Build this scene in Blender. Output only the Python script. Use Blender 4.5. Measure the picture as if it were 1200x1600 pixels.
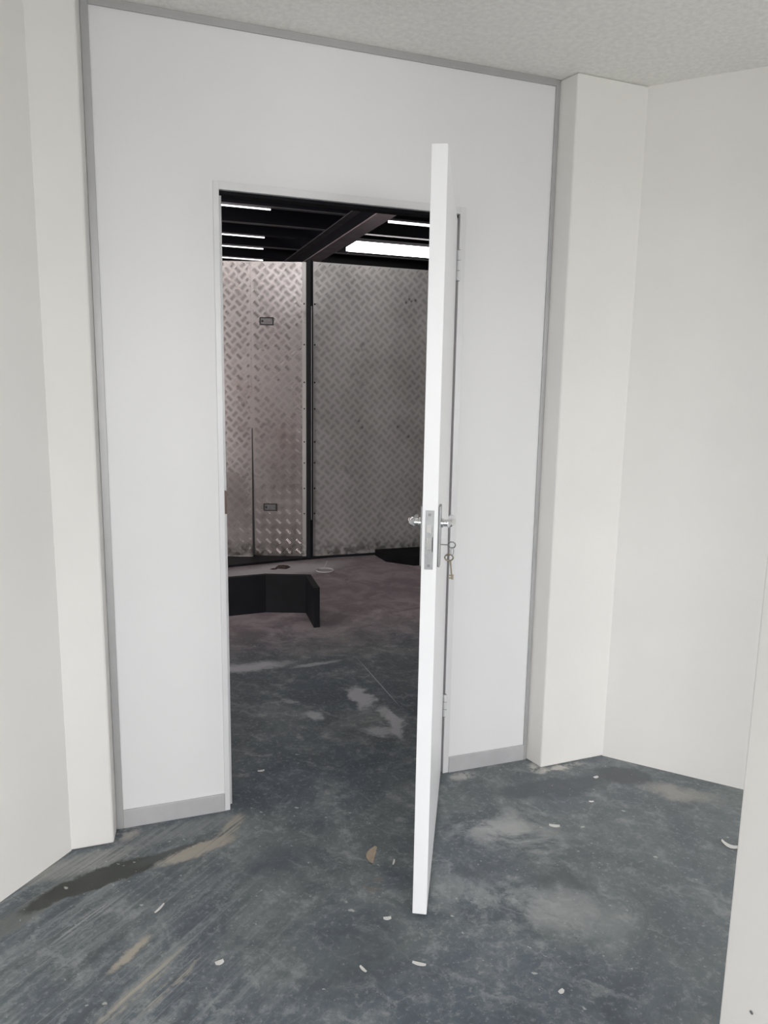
import bpy, math, random
from mathutils import Vector, Matrix
random.seed(7)
scene = bpy.context.scene
for o in list(bpy.data.objects):
    bpy.data.objects.remove(o, do_unlink=True)
COL = scene.collection

# ------------------------------------------------------------------ camera
YAW, PITCH, ROLL = 0.3450, 0.1628, 0.0166
fw = Vector((math.sin(YAW)*math.cos(PITCH), math.cos(YAW)*math.cos(PITCH), -math.sin(PITCH)))
rt = Vector((math.cos(YAW), -math.sin(YAW), 0))
up = rt.cross(fw)
c_, s_ = math.cos(ROLL), math.sin(ROLL)
rr, uu = rt*c_ + up*s_, up*c_ - rt*s_
cd = bpy.data.cameras.new('camera')
cd.sensor_fit = 'VERTICAL'; cd.sensor_height = 36.0; cd.lens = 1158.18*36/1600
cd.clip_start = 0.02
cam = bpy.data.objects.new('camera', cd); COL.objects.link(cam)
cam.matrix_world = Matrix(((rr.x, uu.x, -fw.x, -0.3019), (rr.y, uu.y, -fw.y, -2.4421),
                           (rr.z, uu.z, -fw.z, 1.4653), (0, 0, 0, 1)))
scene.camera = cam

# ------------------------------------------------------------------ world, daylight, exposure
w = bpy.data.worlds.new('overcast_sky'); scene.world = w; w.use_nodes = True
bg = w.node_tree.nodes['Background']
bg.inputs[0].default_value = (0.96, 0.975, 1.0, 1); bg.inputs[1].default_value = 4.0
scene.view_settings.view_transform = 'Standard'
scene.view_settings.look = 'None'
scene.view_settings.gamma = 1.0
scene.view_settings.use_curve_mapping = False
scene.view_settings.exposure = -0.17

def daylight(name, loc, target, sx, sz, power, col):
    l = bpy.data.lights.new(name, 'AREA'); l.shape = 'RECTANGLE'; l.size = sx; l.size_y = sz
    l.energy = power; l.color = col
    o = bpy.data.objects.new(name, l); COL.objects.link(o)
    o.location = loc
    d = Vector(target) - Vector(loc)
    o.rotation_euler = d.to_track_quat('-Z', 'Z').to_euler()
    return o
# daylight just outside the three windows at the back of the octagonal room
WIN_Z0, WIN_Z1 = 0.55, 2.05
DAY = (1.0, 0.985, 0.985)
daylight('daylight_back', (0.512, -6.60, 2.25), (0.512, -0.6, 0.5), 3.0, 2.4, 330, DAY)
daylight('daylight_back_left', (-2.35, -5.33, 2.25), (1.6, -1.2, 0.4), 2.6, 2.4, 210, DAY)
daylight('daylight_back_right', (3.37, -5.33, 2.25), (-0.6, -1.0, 0.4), 2.6, 2.4, 210, DAY)

# area light at an unseen roller doorway, added to light the plates
daylight('added_light_shed', (-5.7, -2.1, 1.7), (0.3, 4.2, 1.0), 2.3, 2.6, 330, (1.0, 0.93, 0.90))

# ------------------------------------------------------------------ material helpers
def lin(c):
    r = []
    for v in c:
        v /= 255.0
        r.append(v/12.92 if v <= 0.04045 else ((v+0.055)/1.055)**2.4)
    return tuple(r) + (1.0,)

class NT:
    def __init__(s, name):
        s.m = bpy.data.materials.new(name); s.m.use_nodes = True
        s.t = s.m.node_tree; s.n = s.t.nodes; s.b = s.n['Principled BSDF']
    def new(s, kind, **kw):
        n = s.n.new(kind)
        for k, v in kw.items(): setattr(n, k, v)
        return n
    def link(s, a, b): s.t.links.new(a, b)
    def set(s, inp, v):
        if hasattr(v, 'is_output'): s.link(v, inp)
        else: inp.default_value = v
    def pos(s): return s.new('ShaderNodeNewGeometry').outputs['Position']
    def mapping(s, vec, loc=(0,0,0), rot=(0,0,0), sc=(1,1,1), kind='POINT'):
        n = s.new('ShaderNodeMapping', vector_type=kind); s.link(vec, n.inputs[0])
        n.inputs[1].default_value = loc; n.inputs[2].default_value = rot; n.inputs[3].default_value = sc
        return n.outputs[0]
    def noise(s, vec, scale, detail=4, rough=0.55, dist=0.0, color=False):
        n = s.new('ShaderNodeTexNoise'); s.link(vec, n.inputs['Vector'])
        n.inputs['Scale'].default_value = scale; n.inputs['Detail'].default_value = detail
        n.inputs['Roughness'].default_value = rough; n.inputs['Distortion'].default_value = dist
        return n.outputs['Color' if color else 'Fac']
    def ramp(s, v, a, b, lo=0.0, hi=1.0):
        n = s.new('ShaderNodeMapRange', interpolation_type='SMOOTHSTEP'); s.link(v, n.inputs[0])
        n.inputs[1].default_value = a; n.inputs[2].default_value = b
        n.inputs[3].default_value = lo; n.inputs[4].default_value = hi
        return n.outputs[0]
    def math(s, op, a, b=0.0):
        n = s.new('ShaderNodeMath', operation=op); s.set(n.inputs[0], a); s.set(n.inputs[1], b)
        return n.outputs[0]
    def vmath(s, op, a, b):
        n = s.new('ShaderNodeVectorMath', operation=op); s.set(n.inputs[0], a); s.set(n.inputs[1], b)
        return n.outputs[1] if op == 'LENGTH' else n.outputs[0]
    def mix(s, f, a, b, blend='MIX'):
        n = s.new('ShaderNodeMix', data_type='RGBA', blend_type=blend)
        s.set(n.inputs[0], f); s.set(n.inputs[6], a); s.set(n.inputs[7], b)
        return n.outputs[2]
    def bump(s, h, strength, dist=0.01):
        n = s.new('ShaderNodeBump'); n.inputs['Strength'].default_value = strength
        n.inputs['Distance'].default_value = dist; s.link(h, n.inputs['Height'])
        s.link(n.outputs[0], s.b.inputs['Normal'])
    def pbr(s, rough=0.5, metal=0.0, spec=0.5):
        s.b.inputs['Roughness'].default_value = rough
        s.b.inputs['Metallic'].default_value = metal
        s.b.inputs['Specular IOR Level'].default_value = spec

def paint(name, rgb, rough=0.5, metal=0.0, spec=0.5, vary=0.04, scale=3.0, bump=0.0, bscale=60):
    k = NT(name); k.pbr(rough, metal, spec)
    p = k.pos(); f = k.noise(p, scale, 5)
    dark = tuple(c*(1-vary) for c in rgb[:3]) + (1,); lite = tuple(min(1, c*(1+vary)) for c in rgb[:3]) + (1,)
    k.link(k.mix(k.ramp(f, 0.3, 0.7), dark, lite), k.b.inputs['Base Color'])
    if bump: k.bump(k.noise(p, bscale, 6, 0.6), bump, 0.004)
    return k.m

MAT = {}
MAT['plaster'] = paint('cream_plaster', (0.80, 0.785, 0.755, 1), 0.75, vary=0.02, scale=2.0, bump=0.12, bscale=45)
MAT['panel'] = paint('white_panel', (0.80, 0.80, 0.805, 1), 0.42, vary=0.01, scale=1.5)
MAT['ceiling'] = paint('stippled_ceiling', (0.88, 0.865, 0.825, 1), 0.85, vary=0.05, scale=55, bump=1.0, bscale=70)
MAT['aluminium'] = paint('satin_aluminium', (0.56, 0.56, 0.57, 1), 0.40, metal=0.35, vary=0.03, scale=8)
MAT['channel'] = paint('grey_channel', (0.44, 0.44, 0.44, 1), 0.45, metal=0.3, vary=0.04, scale=8)
MAT['frame'] = paint('pale_frame', (0.74, 0.74, 0.75, 1), 0.38, metal=0.05, vary=0.02, scale=6)
MAT['skirting'] = paint('grey_skirting', (0.50, 0.50, 0.51, 1), 0.42, metal=0.1, vary=0.05, scale=10)
MAT['door'] = paint('white_door', (0.86, 0.865, 0.88, 1), 0.35, vary=0.01, scale=2)
MAT['chrome'] = paint('chrome', (0.75, 0.75, 0.76, 1), 0.14, metal=1.0, vary=0.03, scale=30)
MAT['satin_steel'] = paint('satin_steel', (0.34, 0.345, 0.35, 1), 0.42, metal=0.75, vary=0.06, scale=60)
MAT['brass'] = paint('tarnished_brass', (0.30, 0.265, 0.20, 1), 0.35, metal=0.9, vary=0.1, scale=60)
MAT['dark'] = paint('dark_slot', (0.02, 0.02, 0.022, 1), 0.6, vary=0.1)
MAT['bronze'] = paint('bronze_strike', (0.09, 0.065, 0.055, 1), 0.4, metal=0.7, vary=0.1)
MAT['black_steel'] = paint('black_steel', (0.010, 0.011, 0.014, 1), 0.6, spec=0.3, vary=0.25, scale=4, bump=0.05)
MAT['navy_steel'] = paint('navy_steel', (0.010, 0.010, 0.016, 1), 0.45, vary=0.2, scale=3)
MAT['rubber_and_shade'] = paint('black_rubber_and_shade', (0.007, 0.007, 0.009, 1), 0.85, vary=0.2, spec=0.2)
MAT['latch_grey'] = paint('latch_grey', (0.22, 0.21, 0.215, 1), 0.4, metal=0.7, vary=0.2, scale=50)
MAT['warm_reflector'] = paint('red_brown_reflector', (0.42, 0.22, 0.18, 1), 0.8, vary=0.1, scale=2)  # warm colour added on unseen walls to tint the plate reflections
MAT['flange'] = paint('galvanised_flange', (0.36, 0.35, 0.37, 1), 0.4, metal=0.4, vary=0.1, scale=6)
MAT['lit_flange_tone'] = paint('floor_lit_flange', (0.68, 0.58, 0.62, 1), 0.5, metal=0.2, vary=0.1, scale=6)  # pale mauve carries floor-bounced light on the beam's underside
MAT['deck'] = paint('dark_deck', (0.012, 0.0125, 0.020, 1), 0.6, vary=0.15, scale=2)
MAT['shed_wall'] = paint('shed_wall', (0.30, 0.255, 0.24, 1), 0.8, vary=0.12, scale=1.5)
MAT['hut_outer'] = paint('hut_outer_plaster', (0.50, 0.41, 0.38, 1), 0.8, vary=0.08, scale=2)
MAT['ground'] = paint('yard_ground', (0.50, 0.49, 0.46, 1), 0.9, vary=0.15, scale=2)
MAT['flake'] = paint('paint_flake', (0.72, 0.71, 0.69, 1), 0.6, vary=0.05, scale=40)
MAT['leaf_tan'] = paint('tan_flake', (0.40, 0.33, 0.25, 1), 0.7, vary=0.1, scale=60)
MAT['debris'] = paint('brown_debris', (0.07, 0.05, 0.045, 1), 0.8, vary=0.3, scale=60)
k = NT('clear_plastic'); k.pbr(0.2); k.b.inputs['Base Color'].default_value = (0.75, 0.73, 0.73, 1); MAT['plastic'] = k.m
k = NT('window_glass')
tr = k.new('ShaderNodeBsdfTransparent'); gl = k.new('ShaderNodeBsdfGlossy'); gl.inputs['Roughness'].default_value = 0.02
mx = k.new('ShaderNodeMixShader'); mx.inputs[0].default_value = 0.06
k.link(tr.outputs[0], mx.inputs[1]); k.link(gl.outputs[0], mx.inputs[2]); k.link(mx.outputs[0], k.n['Material Output'].inputs[0])
MAT['glass'] = k.m
def emit(name, col, strength):
    k = NT(name); k.b.inputs['Base Color'].default_value = (0.8, 0.8, 0.8, 1)
    k.b.inputs['Emission Color'].default_value = col; k.b.inputs['Emission Strength'].default_value = strength
    return k.m
MAT['tube_lit'] = emit('lit_diffuser', (1.0, 0.95, 0.92, 1), 9.0)
MAT['slim_lit'] = emit('lit_slim_tube', (1.0, 0.97, 0.96, 1), 3.0)

def tread_material(name, lo, hi, rough, metal=0.40):
    k = NT(name); p = k.pos()
    k.pbr(rough, metal)
    dirt = k.noise(p, 2.2, 6, 0.6); fine = k.noise(p, 38, 4)
    c = k.mix(k.ramp(dirt, 0.35, 0.68), lo, hi)
    smudge = k.ramp(k.noise(p, 5.5, 6, 0.65, 0.6), 0.60, 0.72)
    c = k.mix(k.math('MULTIPLY', smudge, 0.5), c, (0.14, 0.13, 0.13, 1))
    c = k.mix(k.math('MULTIPLY', k.ramp(fine, 0.66, 0.74), 0.35), c, (0.10, 0.09, 0.085, 1))
    # oily splash marks low on the plates
    sp = k.new('ShaderNodeSeparateXYZ'); k.link(p, sp.inputs[0])
    low = k.math('MULTIPLY', k.ramp(sp.outputs[2], 0.20, 0.05), k.ramp(k.noise(p, 16, 5, 0.7), 0.42, 0.62))
    c = k.mix(k.math('MULTIPLY', low, 0.75), c, (0.06, 0.055, 0.05, 1))
    k.link(c, k.b.inputs['Base Color'])
    k.link(k.ramp(dirt, 0.3, 0.7, rough+0.07, rough-0.05), k.b.inputs['Roughness'])
    return k.m
MAT['tread'] = tread_material('tread_plate_aluminium', (0.47, 0.46, 0.445, 1), (0.60, 0.585, 0.57, 1), 0.42)
MAT['tread_bar'] = tread_material('shaded_tread_bar', (0.22, 0.21, 0.205, 1), (0.31, 0.30, 0.29, 1), 0.36)  # darker than the plate: shading of the raised bars put into colour
MAT['tread_bright'] = tread_material('bright_tread_plate', (0.42, 0.39, 0.38, 1), (0.52, 0.48, 0.47, 1), 0.29, 0.85)
MAT['tread_bright_bar_shade'] = tread_material('shaded_bright_tread_bar', (0.34, 0.31, 0.305, 1), (0.42, 0.39, 0.38, 1), 0.24, 0.85)  # bars again darker than their plate, shade held in the colour

def floor_material():
    k = NT('worn_painted_concrete'); p = k.pos()
    def scale(v, s):
        n = k.new('ShaderNodeVectorMath', operation='SCALE'); k.link(v, n.inputs[0]); n.inputs['Scale'].default_value = s
        return n.outputs[0]
    warp = k.vmath('SUBTRACT', k.noise(p, 5.0, 5, 0.6, color=True), (0.5, 0.5, 0.5))
    warp2 = k.vmath('SUBTRACT', k.noise(p, 24.0, 5, 0.65, color=True), (0.5, 0.5, 0.5))
    pw = k.vmath('ADD', k.vmath('ADD', p, scale(warp, 0.22)), scale(warp2, 0.07))
    ps = k.vmath('ADD', p, scale(warp2, 0.05))
    sp = k.new('ShaderNodeSeparateXYZ'); k.link(p, sp.inputs[0])
    big = k.noise(p, 1.5, 4, 0.55, 0.3)
    mid = k.noise(p, 4.2, 10, 0.70, 0.6)
    sml = k.noise(p, 15, 9, 0.72, 0.3)
    fin = k.noise(p, 55, 7, 0.75)
    # blue grey paint, worn greener and paler in clouds
    c = k.mix(k.ramp(big, 0.38, 0.62), (0.112, 0.136, 0.160, 1), (0.150, 0.172, 0.178, 1))
    c = k.mix(k.ramp(mid, 0.50, 0.40, 0, 0.60), c, (0.078, 0.094, 0.112, 1))
    c = k.mix(k.ramp(mid, 0.50, 0.66, 0, 0.55), c, (0.255, 0.275, 0.282, 1))
    c = k.mix(k.math('MULTIPLY', k.ramp(sml, 0.50, 0.66, 0, 0.65), k.ramp(mid, 0.40, 0.58)), c, (0.345, 0.365, 0.368, 1))
    c = k.mix(k.ramp(sml, 0.46, 0.34, 0, 0.40), c, (0.080, 0.095, 0.110, 1))
    c = k.mix(k.ramp(fin, 0.52, 0.66, 0, 0.45), c, (0.380, 0.385, 0.375, 1))
    c = k.mix(k.ramp(fin, 0.44, 0.32, 0, 0.30), c, (0.070, 0.080, 0.092, 1))
    # paler, dustier concrete towards the right wall
    rgt = k.ramp(k.math('ADD', sp.outputs[0], scale_f(k, mid, 0.9)), 0.95, 1.6, 0, 0.22)
    rgt = k.math('MULTIPLY', rgt, k.ramp(sp.outputs[1], 0.1, -0.2))
    c = k.mix(rgt, c, (0.260, 0.276, 0.282, 1))
    # trowel streaks at the left of the room
    a = math.radians(41)
    stn = k.noise(k.mapping(ps, rot=(0, 0, a), sc=(0.55, 0.040, 1), kind='TEXTURE'), 1.0, 7, 0.66)
    stn2 = k.noise(k.mapping(p, rot=(0, 0, a), sc=(0.40, 0.012, 1), kind='TEXTURE'), 1.0, 5, 0.65)
    left = k.math('MULTIPLY', k.ramp(sp.outputs[0], 0.30, -0.30), k.ramp(sp.outputs[1], 0.0, -0.20))
    c = k.mix(k.math('MULTIPLY', left, k.ramp(stn, 0.48, 0.62, 0, 0.60)), c, (0.275, 0.295, 0.298, 1))
    c = k.mix(k.math('MULTIPLY', left, k.ramp(stn, 0.48, 0.36, 0, 0.60)), c, (0.085, 0.095, 0.100, 1))
    c = k.mix(k.math('MULTIPLY', left, k.ramp(stn2, 0.54, 0.66, 0, 0.32)), c, (0.400, 0.405, 0.395, 1))
    c = k.mix(k.math('MULTIPLY', left, k.ramp(stn2, 0.44, 0.34, 0, 0.24)), c, (0.085, 0.100, 0.108, 1))
    # swept scuffs elsewhere
    s2 = k.noise(k.mapping(pw, rot=(0, 0, math.radians(-46)), sc=(0.35, 0.055, 1), kind='TEXTURE'), 1.0, 8, 0.70)
    c = k.mix(k.ramp(s2, 0.54, 0.68, 0, 0.50), c, (0.345, 0.360, 0.360, 1))
    # the shed floor carries brown dust
    shed = k.ramp(k.math('ADD', sp.outputs[1], scale_f(k, mid, 0.9)), 1.6, 2.7)
    dusty = k.mix(k.ramp(mid, 0.40, 0.62), (0.290, 0.232, 0.250, 1), (0.450, 0.375, 0.398, 1))
    c = k.mix(k.math('MULTIPLY', shed, 0.85), c, dusty)
    # stains and spills with a place of their own: x, y, half length, half width, angle, colour, opacity, edge
    def blob(c, x, y, L, W, ang, col, op, edge=0.55, src=None, brk=None):
        v = k.mapping(src or pw, loc=(x, y, 0), rot=(0, 0, math.radians(ang)), sc=(L, W, 1), kind='TEXTURE')
        v2 = k.mapping(v, sc=(1, 1, 0))
        m = k.ramp(k.vmath('LENGTH', v2, (0, 0, 0)), 1.0, edge, 0, op)
        if brk is not None: m = k.math('MULTIPLY', m, brk)
        return k.mix(m, c, col)
    OL = (0.060, 0.064, 0.058, 1); TAN = (0.430, 0.390, 0.330, 1); PALE = (0.420, 0.420, 0.410, 1); WHT = (0.620, 0.600, 0.570, 1)
    DUST = (0.500, 0.505, 0.535, 1)
    bs = k.ramp(stn2, 0.42, 0.54); bf = k.ramp(sml, 0.42, 0.54); bm = k.ramp(mid, 0.42, 0.56)
    # pale plaster smears along the left pier and the threshold
    c = blob(c, -0.46, -0.165, 0.24, 0.075, 10, (0.340, 0.340, 0.325, 1), 0.75, 0.4, ps, k.ramp(stn2, 0.30, 0.55))
    c = blob(c, -0.16, -0.075, 0.26, 0.065, 6, (0.270, 0.280, 0.280, 1), 0.75, 0.4, ps, k.ramp(stn2, 0.30, 0.55))
    c = blob(c, -0.60, -0.345, 0.26, 0.060, 42, (0.150, 0.162, 0.155, 1), 0.8, 0.4, ps, k.ramp(stn, 0.34, 0.52))
    # dark olive spill and the tan scrape beside it
    c = blob(c, -0.39, -0.250, 0.20, 0.052, 15, OL, 0.96, 0.80, ps)
    c = blob(c, -0.53, -0.300, 0.12, 0.036, 30, OL, 0.9, 0.6, ps)
    c = blob(c, -0.19, -0.195, 0.17, 0.030, 13, (0.085, 0.092, 0.092, 1), 0.85, 0.55, ps)
    c = blob(c, -0.115, -0.205, 0.16, 0.040, 18, TAN, 0.85, 0.6, ps, k.ramp(stn2, 0.32, 0.48))
    c = blob(c, 0.010, -0.105, 0.10, 0.036, 56, TAN, 0.75, 0.5, ps, bs)
    c = blob(c, -0.325, -0.600, 0.095, 0.020, 48, TAN, 0.9, 0.45, ps)
    c = blob(c, -0.31, -0.730, 0.19, 0.022, 41, TAN, 0.85, 0.3, ps, bs)
    c = blob(c, -0.235, -0.745, 0.15, 0.014, 41, TAN, 0.75, 0.3, ps, bs)
    c = blob(c, -0.45, -0.440, 0.20, 0.035, 36, PALE, 0.6, 0.2, ps, bs)
    # around the door edge
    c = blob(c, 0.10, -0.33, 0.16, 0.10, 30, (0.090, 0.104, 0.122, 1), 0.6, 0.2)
    c = blob(c, 0.372, -0.54, 0.055, 0.035, 30, (0.240, 0.195, 0.160, 1), 0.6, 0.2, ps, bf)
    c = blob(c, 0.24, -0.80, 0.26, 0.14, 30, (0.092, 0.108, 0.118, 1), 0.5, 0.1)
    # right part of the room
    c = blob(c, 1.18, -0.235, 0.28, 0.080, -4, (0.115, 0.125, 0.138, 1), 0.8, 0.6)
    c = blob(c, 1.50, -0.235, 0.13, 0.075, -30, (0.120, 0.128, 0.138, 1), 0.85, 0.7, ps)
    c = blob(c, 1.60, -0.42, 0.20, 0.08, -45, (0.400, 0.385, 0.360, 1), 0.7, 0.2)
    c = blob(c, 1.30, -0.105, 0.14, 0.026, 3, WHT, 0.85, 0.3, ps, bf)
    c = blob(c, 1.205, -0.085, 0.045, 0.055, 0, WHT, 0.8, 0.3, ps, bf)
    c = blob(c, 0.90, -0.045, 0.09, 0.040, 5, WHT, 0.6, 0.2, ps, bf)
    c = blob(c, -0.33, -0.035, 0.07, 0.06, 5, (0.460, 0.430, 0.400, 1), 0.7, 0.3, ps, bf)
    c = blob(c, 0.88, -0.43, 0.28, 0.16, -40, (0.480, 0.488, 0.485, 1), 0.75, 0.1, None, bm)
    c = blob(c, 0.74, -0.76, 0.34, 0.17, -35, (0.420, 0.430, 0.430, 1), 0.65, 0.1, None, bm)
    c = blob(c, 0.92, -0.68, 0.14, 0.08, -35, (0.100, 0.110, 0.120, 1), 0.65, 0.2)
    c = blob(c, 0.70, -0.56, 0.10, 0.06, -35, (0.100, 0.112, 0.124, 1), 0.5, 0.2)
    # dusty drags outside the doorway
    c = blob(c, 0.30, 1.33, 0.30, 0.085, 3, DUST, 0.85, 0.35, None)
    c = blob(c, 0.66, 1.27, 0.20, 0.03, 6, DUST, 0.65, 0.3, ps)
    c = blob(c, 0.760, 0.78, 0.055, 0.20, -4, DUST, 0.85, 0.45)
    c = blob(c, 0.800, 0.48, 0.045, 0.22, -4, DUST, 0.85, 0.45)
    c = blob(c, 0.72, 0.40, 0.075, 0.060, -30, DUST, 0.7, 0.35)
    c = blob(c, 0.46, 0.66, 0.045, 0.10, 22, DUST, 0.65, 0.35)
    c = blob(c, 0.40, 0.85, 0.07, 0.03, 10, DUST, 0.4, 0.2, None, bf)
    c = blob(c, 0.895, 0.95, 0.004, 0.40, 0, DUST, 0.7, 0.5, p)
    c = blob(c, 0.90, 3.40, 0.80, 0.27, 8, (0.660, 0.640, 0.670, 1), 0.9, 0.3)
    # paint specks
    def specks(c, sc, r, th, op, st):
        vo = k.new('ShaderNodeTexVoronoi', feature='F1'); vo.inputs['Scale'].default_value = sc
        k.link(k.mapping(k.vmath('ADD', p, scale(warp2, 0.03)), rot=(0, 0, math.radians(-35)), sc=(st, 1, 1), kind='TEXTURE'), vo.inputs['Vector'])
        kp = k.new('ShaderNodeSeparateColor'); k.link(vo.outputs['Color'], kp.inputs[0])
        m = k.math('MULTIPLY', k.ramp(vo.outputs['Distance'], r, r*0.55), k.ramp(kp.outputs[0], th, th+0.02))
        return k.mix(k.math('MULTIPLY', m, op), c, (0.60, 0.60, 0.585, 1))
    c = specks(c, 13, 0.075, 0.70, 0.65, 1.6)
    c = specks(c, 30, 0.11, 0.72, 0.55, 1.3)
    c = specks(c, 60, 0.14, 0.66, 0.40, 1.5)
    k.link(c, k.b.inputs['Base Color'])
    k.b.inputs['Specular IOR Level'].default_value = 0.30
    k.link(k.ramp(mid, 0.3, 0.7, 0.48, 0.72), k.b.inputs['Roughness'])
    k.bump(sml, 0.10, 0.003)
    return k.m
def scale_f(k, v, s): return k.math('MULTIPLY', v, s)
MAT['floor'] = floor_material()

# ------------------------------------------------------------------ mesh helpers
class MB:
    def __init__(s): s.v = []; s.f = []
    def add(s, vs, fs):
        o = len(s.v); s.v += [tuple(a) for a in vs]; s.f += [tuple(i+o for i in f) for f in fs]; return s
    def box(s, x0, x1, y0, y1, z0, z1):
        return s.prism([(x0,y0),(x1,y0),(x1,y1),(x0,y1)], z0, z1)
    def prism(s, poly, z0, z1):
        ar = sum(poly[i][0]*poly[(i+1)%len(poly)][1]-poly[(i+1)%len(poly)][0]*poly[i][1] for i in range(len(poly)))
        if ar < 0: poly = poly[::-1]
        n = len(poly)
        vs = [(x,y,z0) for x,y in poly] + [(x,y,z1) for x,y in poly]
        fs = [tuple(range(n-1,-1,-1)), tuple(range(n,2*n))] + [(i,(i+1)%n,n+(i+1)%n,n+i) for i in range(n)]
        return s.add(vs, fs)
    def tube(s, path, r, n=10, closed=False):
        P = [Vector(a) for a in path]; m = len(P); vs = []; fs = []
        rad = r if isinstance(r, (list, tuple)) else [r]*m
        for i in range(m):
            if closed: d = P[(i+1)%m]-P[i-1]
            else: d = P[min(i+1,m-1)]-P[max(i-1,0)]
            d.normalize()
            a = Vector((0,0,1)) if abs(d.z) < 0.9 else Vector((1,0,0))
            u = d.cross(a).normalized(); v = d.cross(u)
            for j in range(n):
                t = 2*math.pi*j/n
                vs.append(P[i]+(u*math.cos(t)+v*math.sin(t))*rad[i])
        for i in range(m if closed else m-1):
            a, b = i*n, ((i+1)%m)*n
            for j in range(n): fs.append((a+j, b+j, b+(j+1)%n, a+(j+1)%n))
        if not closed: fs += [tuple(range(n)), tuple(range((m-1)*n+n-1,(m-1)*n-1,-1))]
        return s.add(vs, fs)
    def build(s, name, mat, parent=None, bevel=0.0, smooth=False, segs=2):
        me = bpy.data.meshes.new(name); me.from_pydata(s.v, [], s.f); me.update()
        o = bpy.data.objects.new(name, me); COL.objects.link(o)
        me.materials.append(MAT[mat])
        import bmesh
        b = bmesh.new(); b.from_mesh(me); bmesh.ops.recalc_face_normals(b, faces=b.faces); b.to_mesh(me); b.free()
        if smooth:
            for f in me.polygons: f.use_smooth = True
            me.set_sharp_from_angle(angle=math.radians(40))
        if bevel:
            md = o.modifiers.new('bevel', 'BEVEL'); md.width = bevel; md.segments = segs; md.limit_method = 'ANGLE'
        if parent: o.parent = parent
        return o
def tag(o, label=None, cat=None, group=None, kind=None):
    if label: o['label'] = label
    if cat: o['category'] = cat
    if group: o['group'] = group
    if kind: o['kind'] = kind
    return o
def empty(name, loc=(0,0,0), rz=0.0):
    o = bpy.data.objects.new(name, None); COL.objects.link(o); o.empty_display_size = 0.1
    o.location = loc; o.rotation_euler = (0,0,rz); return o

# ------------------------------------------------------------------ the octagonal room
H = 2.545
XL, XR = -0.357, 1.204
Pv = [(-0.494,-0.082),(1.518,-0.075),(2.857,-1.563),(2.857,-3.50),(1.518,-4.95),(-0.494,-4.95),(-1.845,-3.50),(-1.845,-1.560)]
def offset(poly, t):
    n = len(poly); out = []
    for i in range(n):
        a, b, c = Vector(poly[i-1]), Vector(poly[i]), Vector(poly[(i+1)%n])
        d1 = (b-a).normalized(); d2 = (c-b).normalized()
        n1 = Vector((-d1.y, d1.x)); n2 = Vector((-d2.y, d2.x))
        m = (n1+n2).normalized(); out.append(tuple(b + m*(t/m.dot(n1))))
    return out
Ov = offset(Pv, 0.12)
def lerp(a, b, t): return (a[0]+(b[0]-a[0])*t, a[1]+(b[1]-a[1])*t)
def room_wall(name, i, label, win=None):
    j = (i+1) % 8; a, b, c, d = Pv[i], Pv[j], Ov[j], Ov[i]
    m = MB()
    if win is None:
        m.prism([a,b,c,d], 0, H)
    else:
        t0, t1 = win; q = lambda t0, t1: [lerp(a,b,t0), lerp(a,b,t1), lerp(d,c,t1), lerp(d,c,t0)]
        m.prism(q(0,t0), 0, H); m.prism(q(t1,1), 0, H); m.prism(q(t0,t1), 0, WIN_Z0); m.prism(q(t0,t1), WIN_Z1, H)
    return tag(m.build(name, 'plaster'), label, 'wall', kind='structure')
room_wall('wall_front_right', 1, 'long cream plaster wall angling in on the right')
room_wall('wall_right', 2, 'cream plaster wall on the right behind the camera')
room_wall('wall_back_right', 3, 'cream plaster wall behind the camera with right window', (0.12, 0.88))
room_wall('wall_back', 4, 'cream plaster wall directly behind the camera with window', (0.12, 0.88))
room_wall('wall_back_left', 5, 'cream plaster wall behind the camera with left window', (0.12, 0.88))
room_wall('wall_left', 6, 'cream plaster wall on the left behind the camera')
room_wall('wall_front_left', 7, 'cream plaster wall angling away on the left')
tag(MB().prism([(-0.524,-0.082), (-0.366,-0.082), (XL,0.0), (XL,0.12), Ov[0], (-0.56,0.0)], 0, H).build('wall_pier_left', 'plaster', bevel=0.006),
    'narrow cream plaster pier left of the white partition', 'pier', kind='structure')
tag(MB().prism([(XR,0.0), (1.222,-0.085), (1.545,-0.0755), (1.60,0.02), Ov[1], (XR,0.12)], 0, H).build('wall_pier_right', 'plaster', bevel=0.006),
    'broad cream plaster pier right of the white partition', 'pier', kind='structure')
for n, i in ((1,3),(2,4),(3,5)):
    j = i+1; a, b, c, d = Pv[i], Pv[j], Ov[j], Ov[i]
    we = tag(empty('window_%d' % n), ['window in the back right wall','window straight behind the camera','window in the back left wall'][n-1], 'window', kind='structure')
    q = lambda t0, t1, k0=0.35, k1=0.65: [lerp(lerp(a,d,k0),lerp(b,c,k0),t0), lerp(lerp(a,d,k0),lerp(b,c,k0),t1), lerp(lerp(a,d,k1),lerp(b,c,k1),t1), lerp(lerp(a,d,k1),lerp(b,c,k1),t0)]
    f = MB()
    for t0, t1 in ((0.12,0.14),(0.49,0.51),(0.86,0.88)): f.prism(q(t0,t1), WIN_Z0, WIN_Z1)
    for t0, t1 in ((0.14,0.49),(0.51,0.86)):
        f.prism(q(t0,t1), WIN_Z0, WIN_Z0+0.04); f.prism(q(t0,t1), WIN_Z1-0.04, WIN_Z1)
        MB().prism(q(t0,t1,0.49,0.52), WIN_Z0+0.04, WIN_Z1-0.04).build('pane', 'glass', we)
    f.build('window_frame', 'frame', we)
Ov2 = offset(Pv, 0.14)
tag(MB().prism([lerp(Ov[7],Ov[0],0.18), Ov[0], Ov2[0], lerp(Ov2[7],Ov2[0],0.18)], 0, H).build('reflector_cladding_left', 'warm_reflector'), 'unseen red brown cladding added for the plates to reflect', 'wall', kind='structure')  # extra skin out of view, there only to give a warm reflection
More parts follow.
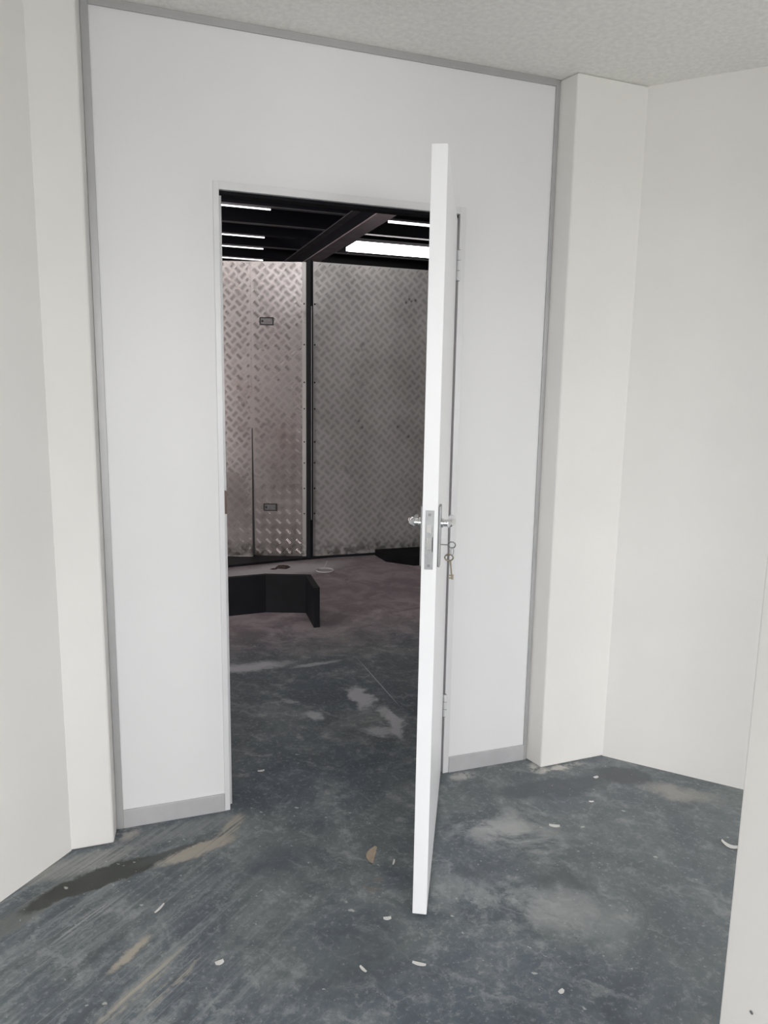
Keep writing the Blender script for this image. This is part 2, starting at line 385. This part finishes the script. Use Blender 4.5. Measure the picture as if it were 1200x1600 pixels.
tag(MB().prism(Ov, H, H+0.14).build('ceiling', 'ceiling'), 'pale stippled plaster ceiling of the octagonal room', 'ceiling', kind='structure')
tag(MB().box(-7, 9, -6.5, 10, -0.12, 0).build('floor', 'floor'), 'worn blue grey concrete floor with pale scuffs', 'floor', kind='structure')
tag(MB().box(-30, 32, -40, -6.5, -0.12, 0).build('ground', 'ground'), 'yard ground outside behind the room', 'ground', kind='structure')
# wall end close by the camera
e0 = Vector((0.6580,-1.5663)); u_ = Vector((0.05,-1.0)).normalized(); v_ = Vector((1.0,0.05)).normalized()
nw = tag(MB().prism([tuple(e0), tuple(e0+u_*0.42), tuple(e0+u_*0.42+v_*0.30), tuple(e0+v_*0.30)], 0, H).build('wall_column', 'plaster', bevel=0.003),
    'white plastered column edge close to the camera at the right', 'column', kind='structure')
sc_ = e0 + u_*0.0613
MB().tube([(sc_.x-v_.x*0.0015, sc_.y-v_.y*0.0015, 0.446), (sc_.x+v_.x*0.004, sc_.y+v_.y*0.004, 0.446)], 0.0031, 10).build('screw_head', 'satin_steel', nw)

# ------------------------------------------------------------------ white partition with door frame
FW, FH = 0.858, 2.09           # frame outer size
wf = tag(empty('wall_front', (0,0,0)), 'white panel partition holding the open door', 'wall', kind='structure')
MB().box(XL, 0.0, 0, 0.09, 0, H).build('panel', 'panel', wf)
MB().box(FW, XR, 0, 0.09, 0, H).build('panel', 'panel', wf)
MB().box(0.0, FW, 0, 0.09, FH, H).build('panel', 'panel', wf)
for nm, args in (('channel', (XL, XL+0.022, -0.006, 0, 0, H)), ('channel', (XR-0.016, XR, -0.006, 0, 0, H)),
                 ('channel', (XL+0.022, XR-0.016, -0.008, 0, H-0.022, H))):
    MB().box(*args).build(nm, 'channel', wf, bevel=0.001)
tag(MB().box(XL+0.022, -0.0005, -0.007, 0, 0, 0.064).build('baseboard_left', 'skirting', bevel=0.001), 'grey skirting strip left of the doorway', 'baseboard', kind='structure')
tag(MB().box(FW+0.0005, XR-0.016, -0.007, 0, 0, 0.064).build('baseboard_right', 'skirting', bevel=0.001), 'grey skirting strip right of the doorway', 'baseboard', kind='structure')
tf = tag(empty('trim_1', (0,0,0)), 'pale metal door frame set in the white partition', 'door frame', kind='structure')
jl = MB().box(0, 0.0185, -0.005, 0.10, 0, FH); jl.box(0.0185, 0.030, 0.032, 0.10, 0, FH-0.02)
jl = jl.build('jamb', 'frame', tf, bevel=0.0012)
jr = MB().box(0.8345, FW, -0.005, 0.10, 0, FH); jr.box(0.823, 0.8345, 0.045, 0.10, 0, FH-0.02)
jr.build('jamb', 'frame', tf, bevel=0.0012)
hd = MB().box(0.0185, 0.8345, -0.005, 0.055, FH-0.024, FH)
hd.build('head', 'frame', tf, bevel=0.0012)
MB().box(0.0185, 0.8345, 0.010, 0.055, FH-0.034, FH-0.0245).build('shade_strip', 'rubber_and_shade', tf)  # black strip standing in for the unlit underside of the head
MB().box(0.0185, 0.0255, -0.004, 0.020, 1.055, 1.130).build('strike_plate', 'bronze', jl)

# ------------------------------------------------------------------ door, opened 63 degrees into the room
DA = 1.1039
HX = 0.8276
door = tag(empty('door_1', (HX,0,0), math.pi+DA), 'white flush door standing open into the room', 'door', kind='structure')
LW = 0.813
leaf = MB().box(0.004, LW, -0.040, 0, 0.012, 2.045).build('leaf', 'door', door, bevel=0.0015)
# mortice lock
lk = empty('mortice_lock'); lk.parent = door
lk['label'] = 'grey steel lock faceplate on the door edge'
fx = LW
MB().box(fx, fx+0.0018, -0.0315, -0.0095, 1.008, 1.163).build('faceplate', 'satin_steel', lk, bevel=0.0006)
for z in (1.152, 1.018):
    MB().tube([(fx+0.0012,-0.0205,z),(fx+0.0028,-0.0205,z)], 0.0042, 12).build('screw', 'latch_grey', lk, smooth=True)
MB().add([(fx+0.001,-0.0275,1.106),(fx+0.001,-0.0135,1.106),(fx+0.001,-0.0275,1.126),(fx+0.001,-0.0135,1.126),
          (fx+0.003,-0.0275,1.106),(fx+0.011,-0.0150,1.106),(fx+0.003,-0.0275,1.126),(fx+0.011,-0.0150,1.126)],
         [(0,1,3,2),(4,6,7,5),(0,4,5,1),(2,3,7,6),(1,5,7,3),(0,2,6,4)]).build('latch_bolt', 'chrome', lk)
MB().box(fx+0.001, fx+0.0035, -0.0262, -0.0148, 1.060, 1.090).build('dead_bolt', 'chrome', lk, bevel=0.0005)
MB().box(fx+0.001, fx+0.0021, -0.0130, -0.0108, 1.055, 1.094).build('bolt_slot', 'dark', lk)
# lever handles on their plates
HXc = LW-0.055
for sgn, y0 in ((1, 0.0), (-1, -0.040)):
    h = empty('lever_handle'); h.parent = door
    h['label'] = 'chrome lever handle on its back plate'
    Y = lambda d: y0 + sgn*d
    pl = MB().box(HXc-0.020, HXc+0.020, min(Y(0),Y(0.007)), max(Y(0),Y(0.007)), 1.006, 1.170)
    pl.build('back_plate', 'satin_steel', h, bevel=0.003, segs=3)
    MB().tube([(HXc,Y(0.006),1.122),(HXc,Y(0.012),1.122),(HXc,Y(0.014),1.122),(HXc,Y(0.024),1.122)], [0.0125,0.0125,0.0095,0.0095], 18).build('neck', 'chrome', h, smooth=True)
    path = [(HXc+0.008,Y(0.026),1.122),(HXc+0.004,Y(0.028),1.122),(HXc-0.02,Y(0.032),1.122),(HXc-0.06,Y(0.033),1.121),(HXc-0.10,Y(0.031),1.119),(HXc-0.118,Y(0.028),1.118)]
    MB().tube(path, [0.008,0.0112,0.0115,0.0105,0.0095,0.006], 16).build('lever', 'chrome', h, smooth=True)
# hinges
for z0, z1 in ((1.845, 1.948), (0.235, 0.325)):
    hg = empty('hinge'); hg.parent = door
    n = 3; hh = (z1-z0)/n
    for i in range(n):
        MB().tube([(0.000,0.0085,z0+i*hh+0.0016),(0.000,0.0085,z0+(i+1)*hh-0.0016)], 0.0075, 12).build('knuckle', 'frame', hg, smooth=True)
    MB().tube([(0.000,0.0085,z0-0.002),(0.000,0.0085,z1+0.002)], 0.004, 8).build('pin', 'satin_steel', hg, smooth=True)
    MB().box(0.0025, 0.004, -0.030, 0.004, z0, z1).build('hinge_leaf', 'satin_steel', hg)

# keys: one in the lock, one hanging from its bow
qv = Vector((math.sin(DA), -math.cos(DA), 0)); dv = Vector((-math.cos(DA), -math.sin(DA), 0))
def dpt(x, y, z): return tuple(Vector((HX,0,0)) + dv*x + qv*y + Vector((0,0,z)))
kr = tag(empty('door_key', dpt(HXc,0.007,1.064), math.pi+DA), 'steel key sticking out of the door keyhole', 'key', 'door keys')
MB().tube([(0,-0.004,0),(0,0.020,0)], 0.0016, 8).build('shaft', 'satin_steel', kr, smooth=True)
ring = [(0.0035*math.sin(t)*2.0, 0.0295+0.0095*math.cos(t), 0.0095*math.sin(t)) for t in [2*math.pi*i/24 for i in range(24)]]
MB().tube(ring, 0.0018, 8, closed=True).build('bow', 'satin_steel', kr, smooth=True)
kh = tag(empty('door_key', dpt(HXc,0.036,1.056), math.pi+DA), 'tarnished key dangling below the key in the lock', 'key', 'door keys')
loop = [(0.002, 0.002+0.0035*math.sin(t), -0.009-0.011*math.cos(t)) for t in [2*math.pi*i/18 for i in range(18)]]
MB().tube(loop, 0.0014, 6, closed=True).build('link', 'satin_steel', kh, smooth=True)
bow = [(0.0, -0.006+0.011*math.cos(t), -0.0265+0.0085*math.sin(t)) for t in [2*math.pi*i/22 for i in range(22)]]
MB().tube(bow, 0.0021, 8, closed=True).build('bow', 'brass', kh, smooth=True)
MB().tube([(0,-0.002,-0.035),(0,0.0035,-0.085)], 0.0022, 8).build('shaft', 'brass', kh, smooth=True)
bt = MB().box(-0.001, 0.001, -0.006, 0.003, -0.084, -0.080); bt.box(-0.001, 0.001, -0.004, 0.003, -0.077, -0.073); bt.box(-0.001, 0.001, 0.003, 0.0075, -0.086, -0.072)
bt.build('bit', 'brass', kh)

# ------------------------------------------------------------------ the shed beyond the door
def swall(name, label, x0, x1, y0, y1, z1=3.6):
    return tag(MB().box(x0,x1,y0,y1,0,z1).build(name, 'shed_wall'), label, 'wall', kind='structure')
swall('wall_shed_far', 'dark far wall of the shed', -7, 9, 10, 10.15)
swall('wall_shed_left', 'left side wall of the shed', -7.15, -7, -1.40, 10)
swall('wall_shed_right', 'right side wall of the shed', 9, 9.15, -1.40, 10)
m = MB().box(-7,-6.8,-1.55,-1.40,0,3.6); m.box(-4.6,-2.0,-1.55,-1.40,0,3.6); m.box(-6.8,-4.6,-1.55,-1.40,2.9,3.6)
tag(m.build('wall_shed_near_left', 'warm_reflector'), 'shed wall with an unseen roller doorway added for light, left of the octagonal room', 'wall', kind='structure')  # roller opening is added, so light from the left reaches the plates
swall('wall_shed_near_right', 'shed wall right of the octagonal room', 3.02, 9, -1.55, -1.40)
tag(MB().box(-7, 9, -1.40, 10, 3.136, 3.24).build('ceiling_mezzanine', 'deck'), 'dark mezzanine deck over the shed', 'ceiling', kind='structure')
# I beam along y
bm = tag(empty('steel_beam', (1.7125,4.0,2.80)), 'black steel I beam crossing under the mezzanine with a lower flange coloured as lit from below', 'beam')
MB().box(-0.0775,0.0775,-4.6,5.9,0,0.010).build('lower_flange', 'lit_flange_tone', bm)
MB().box(-0.005,0.005,-4.6,5.9,0.010,0.153).build('web', 'navy_steel', bm)
MB().box(-0.0775,0.0775,-4.6,5.9,0.153,0.163).build('upper_flange', 'flange', bm)
PY = [(1.4,'over the doorway'),(2.1,''),(2.75,''),(3.40,''),(4.06,''),(4.75,''),(5.25,''),(5.86,''),(6.58,''),(7.2,'')]
ordn = ['first','second','third','fourth','fifth','sixth','seventh','eighth','ninth','tenth']
for i, (y, _) in enumerate(PY):
    pu = tag(empty('purlin', (0,y,2.969)), 'dark mezzanine joist, %s from the doorway' % ordn[i], 'joist', 'mezzanine joists')
    m = MB().box(-6.99,8.99,0.0,0.006,0.0,0.165); m.box(-6.99,8.99,0.006,0.06,0.155,0.165)
    m.build('web', 'navy_steel', pu)
    MB().box(-6.99,8.99,-0.012,0.05,-0.004,0.0).build('lower_lip', 'navy_steel' if i not in (4,5,7) else 'flange', pu)
# fluorescent battens
def batten(x0, x1, y, z, wdt, hgt, label, grp, r=None):
    t = tag(empty('tube_light', ((x0+x1)/2, y, z)), label, 'light', grp)
    L = (x1-x0)/2
    if r is None:
        MB().box(-L, L, -wdt/2, wdt/2, hgt, hgt+0.03).build('housing', 'flange', t)
        poly = [(-wdt/2,hgt),(-wdt/2,hgt*0.35),(-wdt*0.25,0),(wdt*0.25,0),(wdt/2,hgt*0.35),(wdt/2,hgt)]
        n = len(poly); vs = [(-L,a,b) for a,b in poly]+[(L,a,b) for a,b in poly]
        MB().add(vs, [tuple(range(n)), tuple(range(2*n-1,n-1,-1))]+[(i,i+n,(i+1)%n+n,(i+1)%n) for i in range(n)]).build('diffuser', 'tube_lit', t)
    else:
        MB().box(-L, L, -0.012, 0.012, r*2, r*2+0.012).build('housing', 'flange', t)
        MB().tube([(-L,0,r),(L,0,r)], r, 10).build('tube', 'slim_lit', t, smooth=True)
    return t
batten(1.99, 3.45, 5.05, 2.86, 0.36, 0.055, 'wide bright batten light right of the steel beam', 'shed lights')
batten(2.03, 3.45, 4.06, 2.932, 0.03, 0.03, 'slim bright tube light nearest the door head, right of the beam', 'shed lights', 0.010)
for y, x1, lab in ((4.06,0.98,'first slim tube light left of the beam, nearest the door head'), (5.25,1.15,'second slim tube light left of the beam'),
              (5.86,1.25,'third slim tube light left of the beam'), (6.58,1.38,'lowest slim tube light left of the beam, just over the plates')):
    batten(-0.7, x1, y+0.01, 2.942, 0.02, 0.02, lab, 'shed lights', 0.0055)
batten(-2.6, 0.2, 1.75, 2.88, 0.20, 0.05, 'unseen batten added to light the shed, left of the doorway', 'shed lights')  # hidden above the door head, added to brighten plates and floor
batten(0.5, 2.6, 1.72, 2.88, 0.20, 0.05, 'unseen batten added to light the shed, right of the doorway', 'shed lights')  # second hidden batten, likewise added for light on the plates

# tread plate enclosure
EC = Vector((1.232, 3.735)); ld = Vector((-0.941, 0.338)).normalized()     # corner and left-hand face direction
PT = 2.492; PB = 0.022
en = tag(empty('tread_plate_enclosure', (EC.x,EC.y,0)), 'tall tread plate clad metal enclosure beyond the doorway', 'enclosure')
def bars(x0, x1, z0, z1, seed):
    """raised five-bar pattern on the front (-y) of a plate lying in local xz"""
    s = 0.0615; m = MB(); r2 = math.sqrt(0.5)
    n = int((x1-x0+z1-z0)/s)+4
    for i in range(-n, n):
        for j in range(-n, n):
            cx = (i-j)*s*r2 + x0; cz = (i+j)*s*r2 + z0
            if not (x0-0.02 < cx < x1+0.02 and z0-0.02 < cz < z1+0.02): continue
            if (i+j) % 2: ax, az = r2, r2
            else: ax, az = r2, -r2
            px, pz = -az, ax
            for kk in range(-2, 3):
                ox, oz = cx+px*kk*0.0112, cz+pz*kk*0.0112
                L, W = 0.0235, 0.0036
                pts = [(ox-ax*L,oz-az*L),(ox+px*W,oz+pz*W),(ox+ax*L,oz+az*L),(ox-px*W,oz-pz*W)]
                if any(a < x0 or a > x1 or b < z0 or b > z1 for a, b in pts): continue
                vs = [(a,0,b) for a,b in pts] + [(ox-ax*L*0.6,-0.0014,oz-az*L*0.6),(ox+ax*L*0.6,-0.0014,oz+az*L*0.6)]
                m.add(vs, [(0,1,4),(1,5,4),(1,2,5),(2,3,5),(3,4,5),(3,0,4)])
    return m
def plate(name, x0, x1, z0, z1, rot, mt='tread', mb='tread_bar'):
    a = MB().box(x0, x1, 0, 0.004, z0, z1).build(name, mt, en)
    a.rotation_euler = (0,0,rot)
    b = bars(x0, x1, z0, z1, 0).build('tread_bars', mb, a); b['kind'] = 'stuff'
    return a
rot = math.atan2(-ld.y, -ld.x)          # local +x runs towards the corner
seam = -0.486
plate('plate', -1.85, seam-0.0006, PB+0.006, PT, rot, 'tread_bright', 'tread_bright_bar_shade')
plate('plate', seam+0.0006, -0.026, PB, PT, rot, 'tread_bright', 'tread_bright_bar_shade')
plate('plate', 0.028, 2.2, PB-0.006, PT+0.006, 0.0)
# folded edge strip beside the post
fs = MB().box(-0.060, -0.026, -0.006, -0.0025, PB, PT).build('edge_strip', 'tread', en, bevel=0.001); fs.rotation_euler = (0,0,rot)
# open slit at the lower seam
sl = MB().add([(seam-0.005,-0.003,1.13),(seam+0.003,-0.003,1.13),(seam+0.012,-0.003,0.03),(seam-0.010,-0.003,0.03),
               (seam-0.004,0.003,1.13),(seam+0.003,0.003,1.13),(seam+0.010,0.003,0.03),(seam-0.008,0.003,0.03)],
              [(0,1,2,3),(4,7,6,5),(0,4,5,1),(1,5,6,2),(2,6,7,3),(3,7,4,0)]).build('open_seam', 'dark', en); sl.rotation_euler = (0,0,rot)
# small rivets up the seam
rv = MB()
for i in range(17):
    z = 1.20 + i*0.073
    rv.tube([(seam-0.006,0.0,z),(seam-0.006,-0.005,z)], [0.006,0.0035], 8)
rv = rv.build('rivet_line', 'tread_bright', en); rv.rotation_euler = (0,0,rot); rv['kind'] = 'stuff'
# lower lip
lp = MB().box(-1.85, seam, -0.05, -0.001, PB, PB+0.006).build('lower_lip', 'tread', en); lp.rotation_euler = (0,0,rot)
# corner post with steel rod
MB().prism([(-0.028,0.006),(-0.024,-0.022),(0.0,-0.030),(0.026,-0.022),(0.028,0.004),(0.02,0.05),(-0.03,0.05)], 0.0, PT+0.012).build('corner_post', 'black_steel', en)
MB().tube([(0.010,-0.031,0.35),(0.010,-0.031,2.14)], 0.0045, 8).build('hinge_rod', 'satin_steel', en, smooth=True)
# body behind the plates
a = (ld.x*1.80, ld.y*1.80)
MB().prism([(ld.x*0.03,0.012), (a[0]+0.01,a[1]+0.012), (a[0]+0.5,a[1]+1.6), (2.15,1.7), (2.15,0.012), (0.03,0.010)], 0.03, 2.44).build('body', 'black_steel', en)
MB().prism([(-1.9,-0.32), (-0.73,-0.138), (-0.185,-0.05), (0.16,-0.012), (0.62,-0.012), (2.3,-0.012), (2.3,1.75), (-1.4,2.2), (-2.0,0.9)], 0.001, 0.020).build('base_sheet', 'black_steel', en)
# flush latches
for xx, z in ((-0.356,2.015), (-0.338,0.452)):
    la = empty('latch'); la.parent = en; la.rotation_euler = (0,0,rot)
    la['label'] = 'small flush pull latch'
    la.location = tuple(Matrix.Rotation(rot,3,'Z') @ Vector((xx,-0.003,z)))
    m = MB()
    for b in ((-0.058,0.058,0.024,0.032),(-0.058,0.058,-0.032,-0.024),(-0.058,-0.049,-0.024,0.024),(0.049,0.058,-0.024,0.024)):
        m.box(b[0],b[1],-0.007,0.0,b[2],b[3])
    m.build('bezel', 'dark', la, bevel=0.001)
    MB().box(-0.049,0.049,-0.002,0.0,-0.024,0.024).build('dish', 'latch_grey', la)
    MB().box(-0.020,0.040,-0.006,-0.002,-0.014,0.014).build('paddle', 'latch_grey', la, bevel=0.0015)
    MB().tube([(-0.034,-0.002,0),(-0.034,-0.006,0)], 0.009, 12).build('lock_barrel', 'dark', la, smooth=True)
# screws along the post, holes in the right plate
for z in (2.16, 1.83, 1.52, 1.30, 1.02, 0.84, 0.62, 0.40):
    MB().tube([(0.045,-0.001,z),(0.045,-0.006,z)], [0.008,0.005], 8).build('screw', 'dark', en, smooth=True)
    o = MB().tube([(-0.043,-0.006,z),(-0.043,-0.010,z)], [0.007,0.004], 8).build('screw', 'dark', en, smooth=True); o.rotation_euler = (0,0,rot)
for x, z in ((0.855,2.215),(0.885,2.245),(0.945,2.240),(0.905,2.23),(0.47,1.14),(0.44,1.20),(0.80,1.15),(0.905,1.06)):
    MB().tube([(x,-0.001,z),(x,-0.004,z)], 0.008, 8).build('bolt', 'dark', en, smooth=True)

# black block on the floor in front of the right plate
bb = tag(MB().add([(1.83,3.71,0),(1.84,3.44,0),(2.02,3.24,0),(3.3,3.1,0),(3.3,3.71,0),
                   (1.83,3.71,0.055),(1.86,3.50,0.055),(2.10,3.36,0.055),(3.3,3.25,0.055),(3.3,3.71,0.055)],
                  [(4,3,2,1,0),(5,6,7,8,9),(0,1,6,5),(1,2,7,6),(2,3,8,7),(3,4,9,8),(4,0,5,9)]).build('floor_ramp', 'rubber_and_shade'),
         'low black ramp on the shed floor in front of the right plate', 'ramp')
# bent black steel guard on the floor
def band(path, t, z0, z1):
    n = len(path); L = []; R = []
    for i in range(n):
        a, b, c = Vector(path[max(i-1,0)]), Vector(path[i]), Vector(path[min(i+1,n-1)])
        d1 = (b-a).normalized() if i else (c-b).normalized(); d2 = (c-b).normalized() if i < n-1 else d1
        n1 = Vector((-d1.y,d1.x)); n2 = Vector((-d2.y,d2.x)); m = (n1+n2).normalized(); q = m*(t/m.dot(n1))
        L.append(tuple(b+q)); R.append(tuple(b))
    mb = MB()
    for i in range(n-1): pass
    vs = [(x,y,z0) for x,y in R]+[(x,y,z0) for x,y in L]+[(x,y,z1) for x,y in R]+[(x,y,z1) for x,y in L]
    fs = []
    for i in range(n-1):
        fs += [(i,i+1,n+i+1,n+i), (2*n+i,3*n+i,3*n+i+1,2*n+i+1), (i,2*n+i,2*n+i+1,i+1), (n+i,n+i+1,3*n+i+1,3*n+i)]
    fs += [(0,n,3*n,2*n), (n-1,2*n+n-1,3*n+n-1,n+n-1)]
    return mb.add(vs, fs)
gp = [(-0.42,1.88),(-0.30,2.20),(0.327,2.262),(0.575,2.278),(0.823,2.186),(0.797,1.872)]
tag(band(gp, 0.038, 0.0, 0.255).build('steel_guard', 'black_steel', bevel=0.002), 'bent black steel guard standing on the shed floor', 'guard')

# ------------------------------------------------------------------ litter on the floors
def flake(name, x, y, L, W, ang, mat, label, cat, grp, curl=0.1, taper=0.45):
    n = 7; vs = []; a = math.radians(ang); z0 = 0.0012
    for i in range(n):
        t = i/(n-1); u = (t-0.5)*L; hw = W/2*(taper+(1-taper)*math.sin(math.pi*min(1,max(0,t*0.9+0.05))))
        bend = curl*L*(t-0.5)**2
        for sd in (-1, 1):
            xx, yy = u, sd*hw+bend
            z = z0 + 0.35*W*abs(t-0.5)**2*(1.2+sd*0.5)
            vs.append((x+xx*math.cos(a)-yy*math.sin(a), y+xx*math.sin(a)+yy*math.cos(a), z))
    top = [(vx,vy,vz+0.0012) for vx,vy,vz in vs]; m = len(vs)
    fs = []
    for i in range(n-1):
        b = 2*i; fs += [(b,b+2,b+3,b+1), (m+b,m+b+1,m+b+3,m+b+2), (b,m+b,m+b+2,b+2), (b+1,b+3,m+b+3,m+b+1)]
    fs += [(0,1,m+1,m), (m-2,m+m-2,m+m-1,m-1)]
    return tag(MB().add(vs+top, fs).build(name, mat), label, cat, grp)
G = 'white paint flakes on the room floor'
flake('paint_flake', 1.545, -0.733, 0.062, 0.020, -52, 'flake', 'curled white flake on the floor beside the near column', 'flake', G, 1.2)
flake('paint_flake', 1.054, -0.449, 0.036, 0.016, -28, 'flake', 'small white flake in the middle of the floor right of the door', 'flake', G)
flake('paint_flake', 1.387, -0.217, 0.022, 0.014, 10, 'flake', 'tiny white flake below the right pier', 'flake', G)
flake('paint_flake', 1.267, -0.358, 0.018, 0.008, -20, 'flake', 'white speck just in front of the flake by the right pier', 'flake', G)
flake('paint_flake', 0.378, -0.876, 0.036, 0.011, -35, 'flake', 'narrow white flake on the floor below the door edge', 'flake', G)
flake('paint_flake', 0.357, -0.692, 0.022, 0.013, -10, 'flake', 'small white flake left of the bottom door corner', 'flake', G)
flake('paint_flake', -0.243, -0.449, 0.042, 0.007, 50, 'flake', 'thin white sliver on the streaked floor at the left', 'flake', G)
flake('paint_flake', -0.109, -0.708, 0.022, 0.016, 10, 'flake', 'white flake at the lower left beside tan streaks', 'flake', G)
flake('paint_flake', 0.679, -1.071, 0.017, 0.012, 20, 'flake', 'white flake near the bottom right of the floor', 'flake', G)
flake('paint_flake', 0.462, -0.462, 0.028, 0.006, 60, 'flake', 'thin white sliver between tan curl and door', 'flake', G)
flake('paint_flake', 0.235, -0.846, 0.026, 0.008, -70, 'flake', 'thin white flake low on the floor left of the door edge', 'flake', G)
flake('paint_flake', 0.169, 0.228, 0.026, 0.012, 0, 'flake', 'white flake on the threshold by the left jamb', 'flake', G)
flake('tan_curl', 0.404, -0.405, 0.085, 0.030, 62, 'leaf_tan', 'tan curved scrap on the floor left of the door edge', 'scrap', None, -0.5, 0.15)
# clear plastic lid and brown debris in the shed
ld_ = [(1.248+0.070*math.cos(t), 3.272+0.070*math.sin(t), 0.006) for t in [2*math.pi*i/28 for i in range(28)]]
lid = tag(empty('plastic_ring', (1.248,3.272,0)), 'clear plastic ring lying on the shed floor', 'ring')
MB().tube([(x-1.248,y-3.272,z) for x,y,z in ld_], 0.006, 8, closed=True).build('rim', 'plastic', lid, smooth=True)
MB().tube([(0.0,0.05,0.006),(0.03,0.09,0.03),(0.05,0.12,0.05)], 0.003, 6).build('tab', 'plastic', lid, smooth=True)
def clod(x, y, r, label):
    n = 9; vs = [(x,y,r*0.45)]
    ring = []
    for i in range(n):
        t = 2*math.pi*i/n; q = r*random.uniform(0.7,1.25)
        ring.append((x+q*1.3*math.cos(t), y+q*math.sin(t), 0.0))
    mid = [(x+(a-x)*0.6, y+(b-y)*0.6, r*random.uniform(0.25,0.42)) for a,b,_ in ring]
    vs += ring + mid
    fs = [tuple(range(n,0,-1))]
    for i in range(n):
        j = (i+1)%n; fs += [(1+i,1+j,1+n+j,1+n+i), (0,1+n+i,1+n+j)]
    tag(MB().add(vs, fs).build('dirt_clod', 'debris'), label, 'debris', 'dirt clods on the shed floor')
clod(0.945, 3.47, 0.055, 'larger brown clod on the shed floor before the plates')
clod(0.86, 3.44, 0.022, 'smaller brown clod left of the larger one')
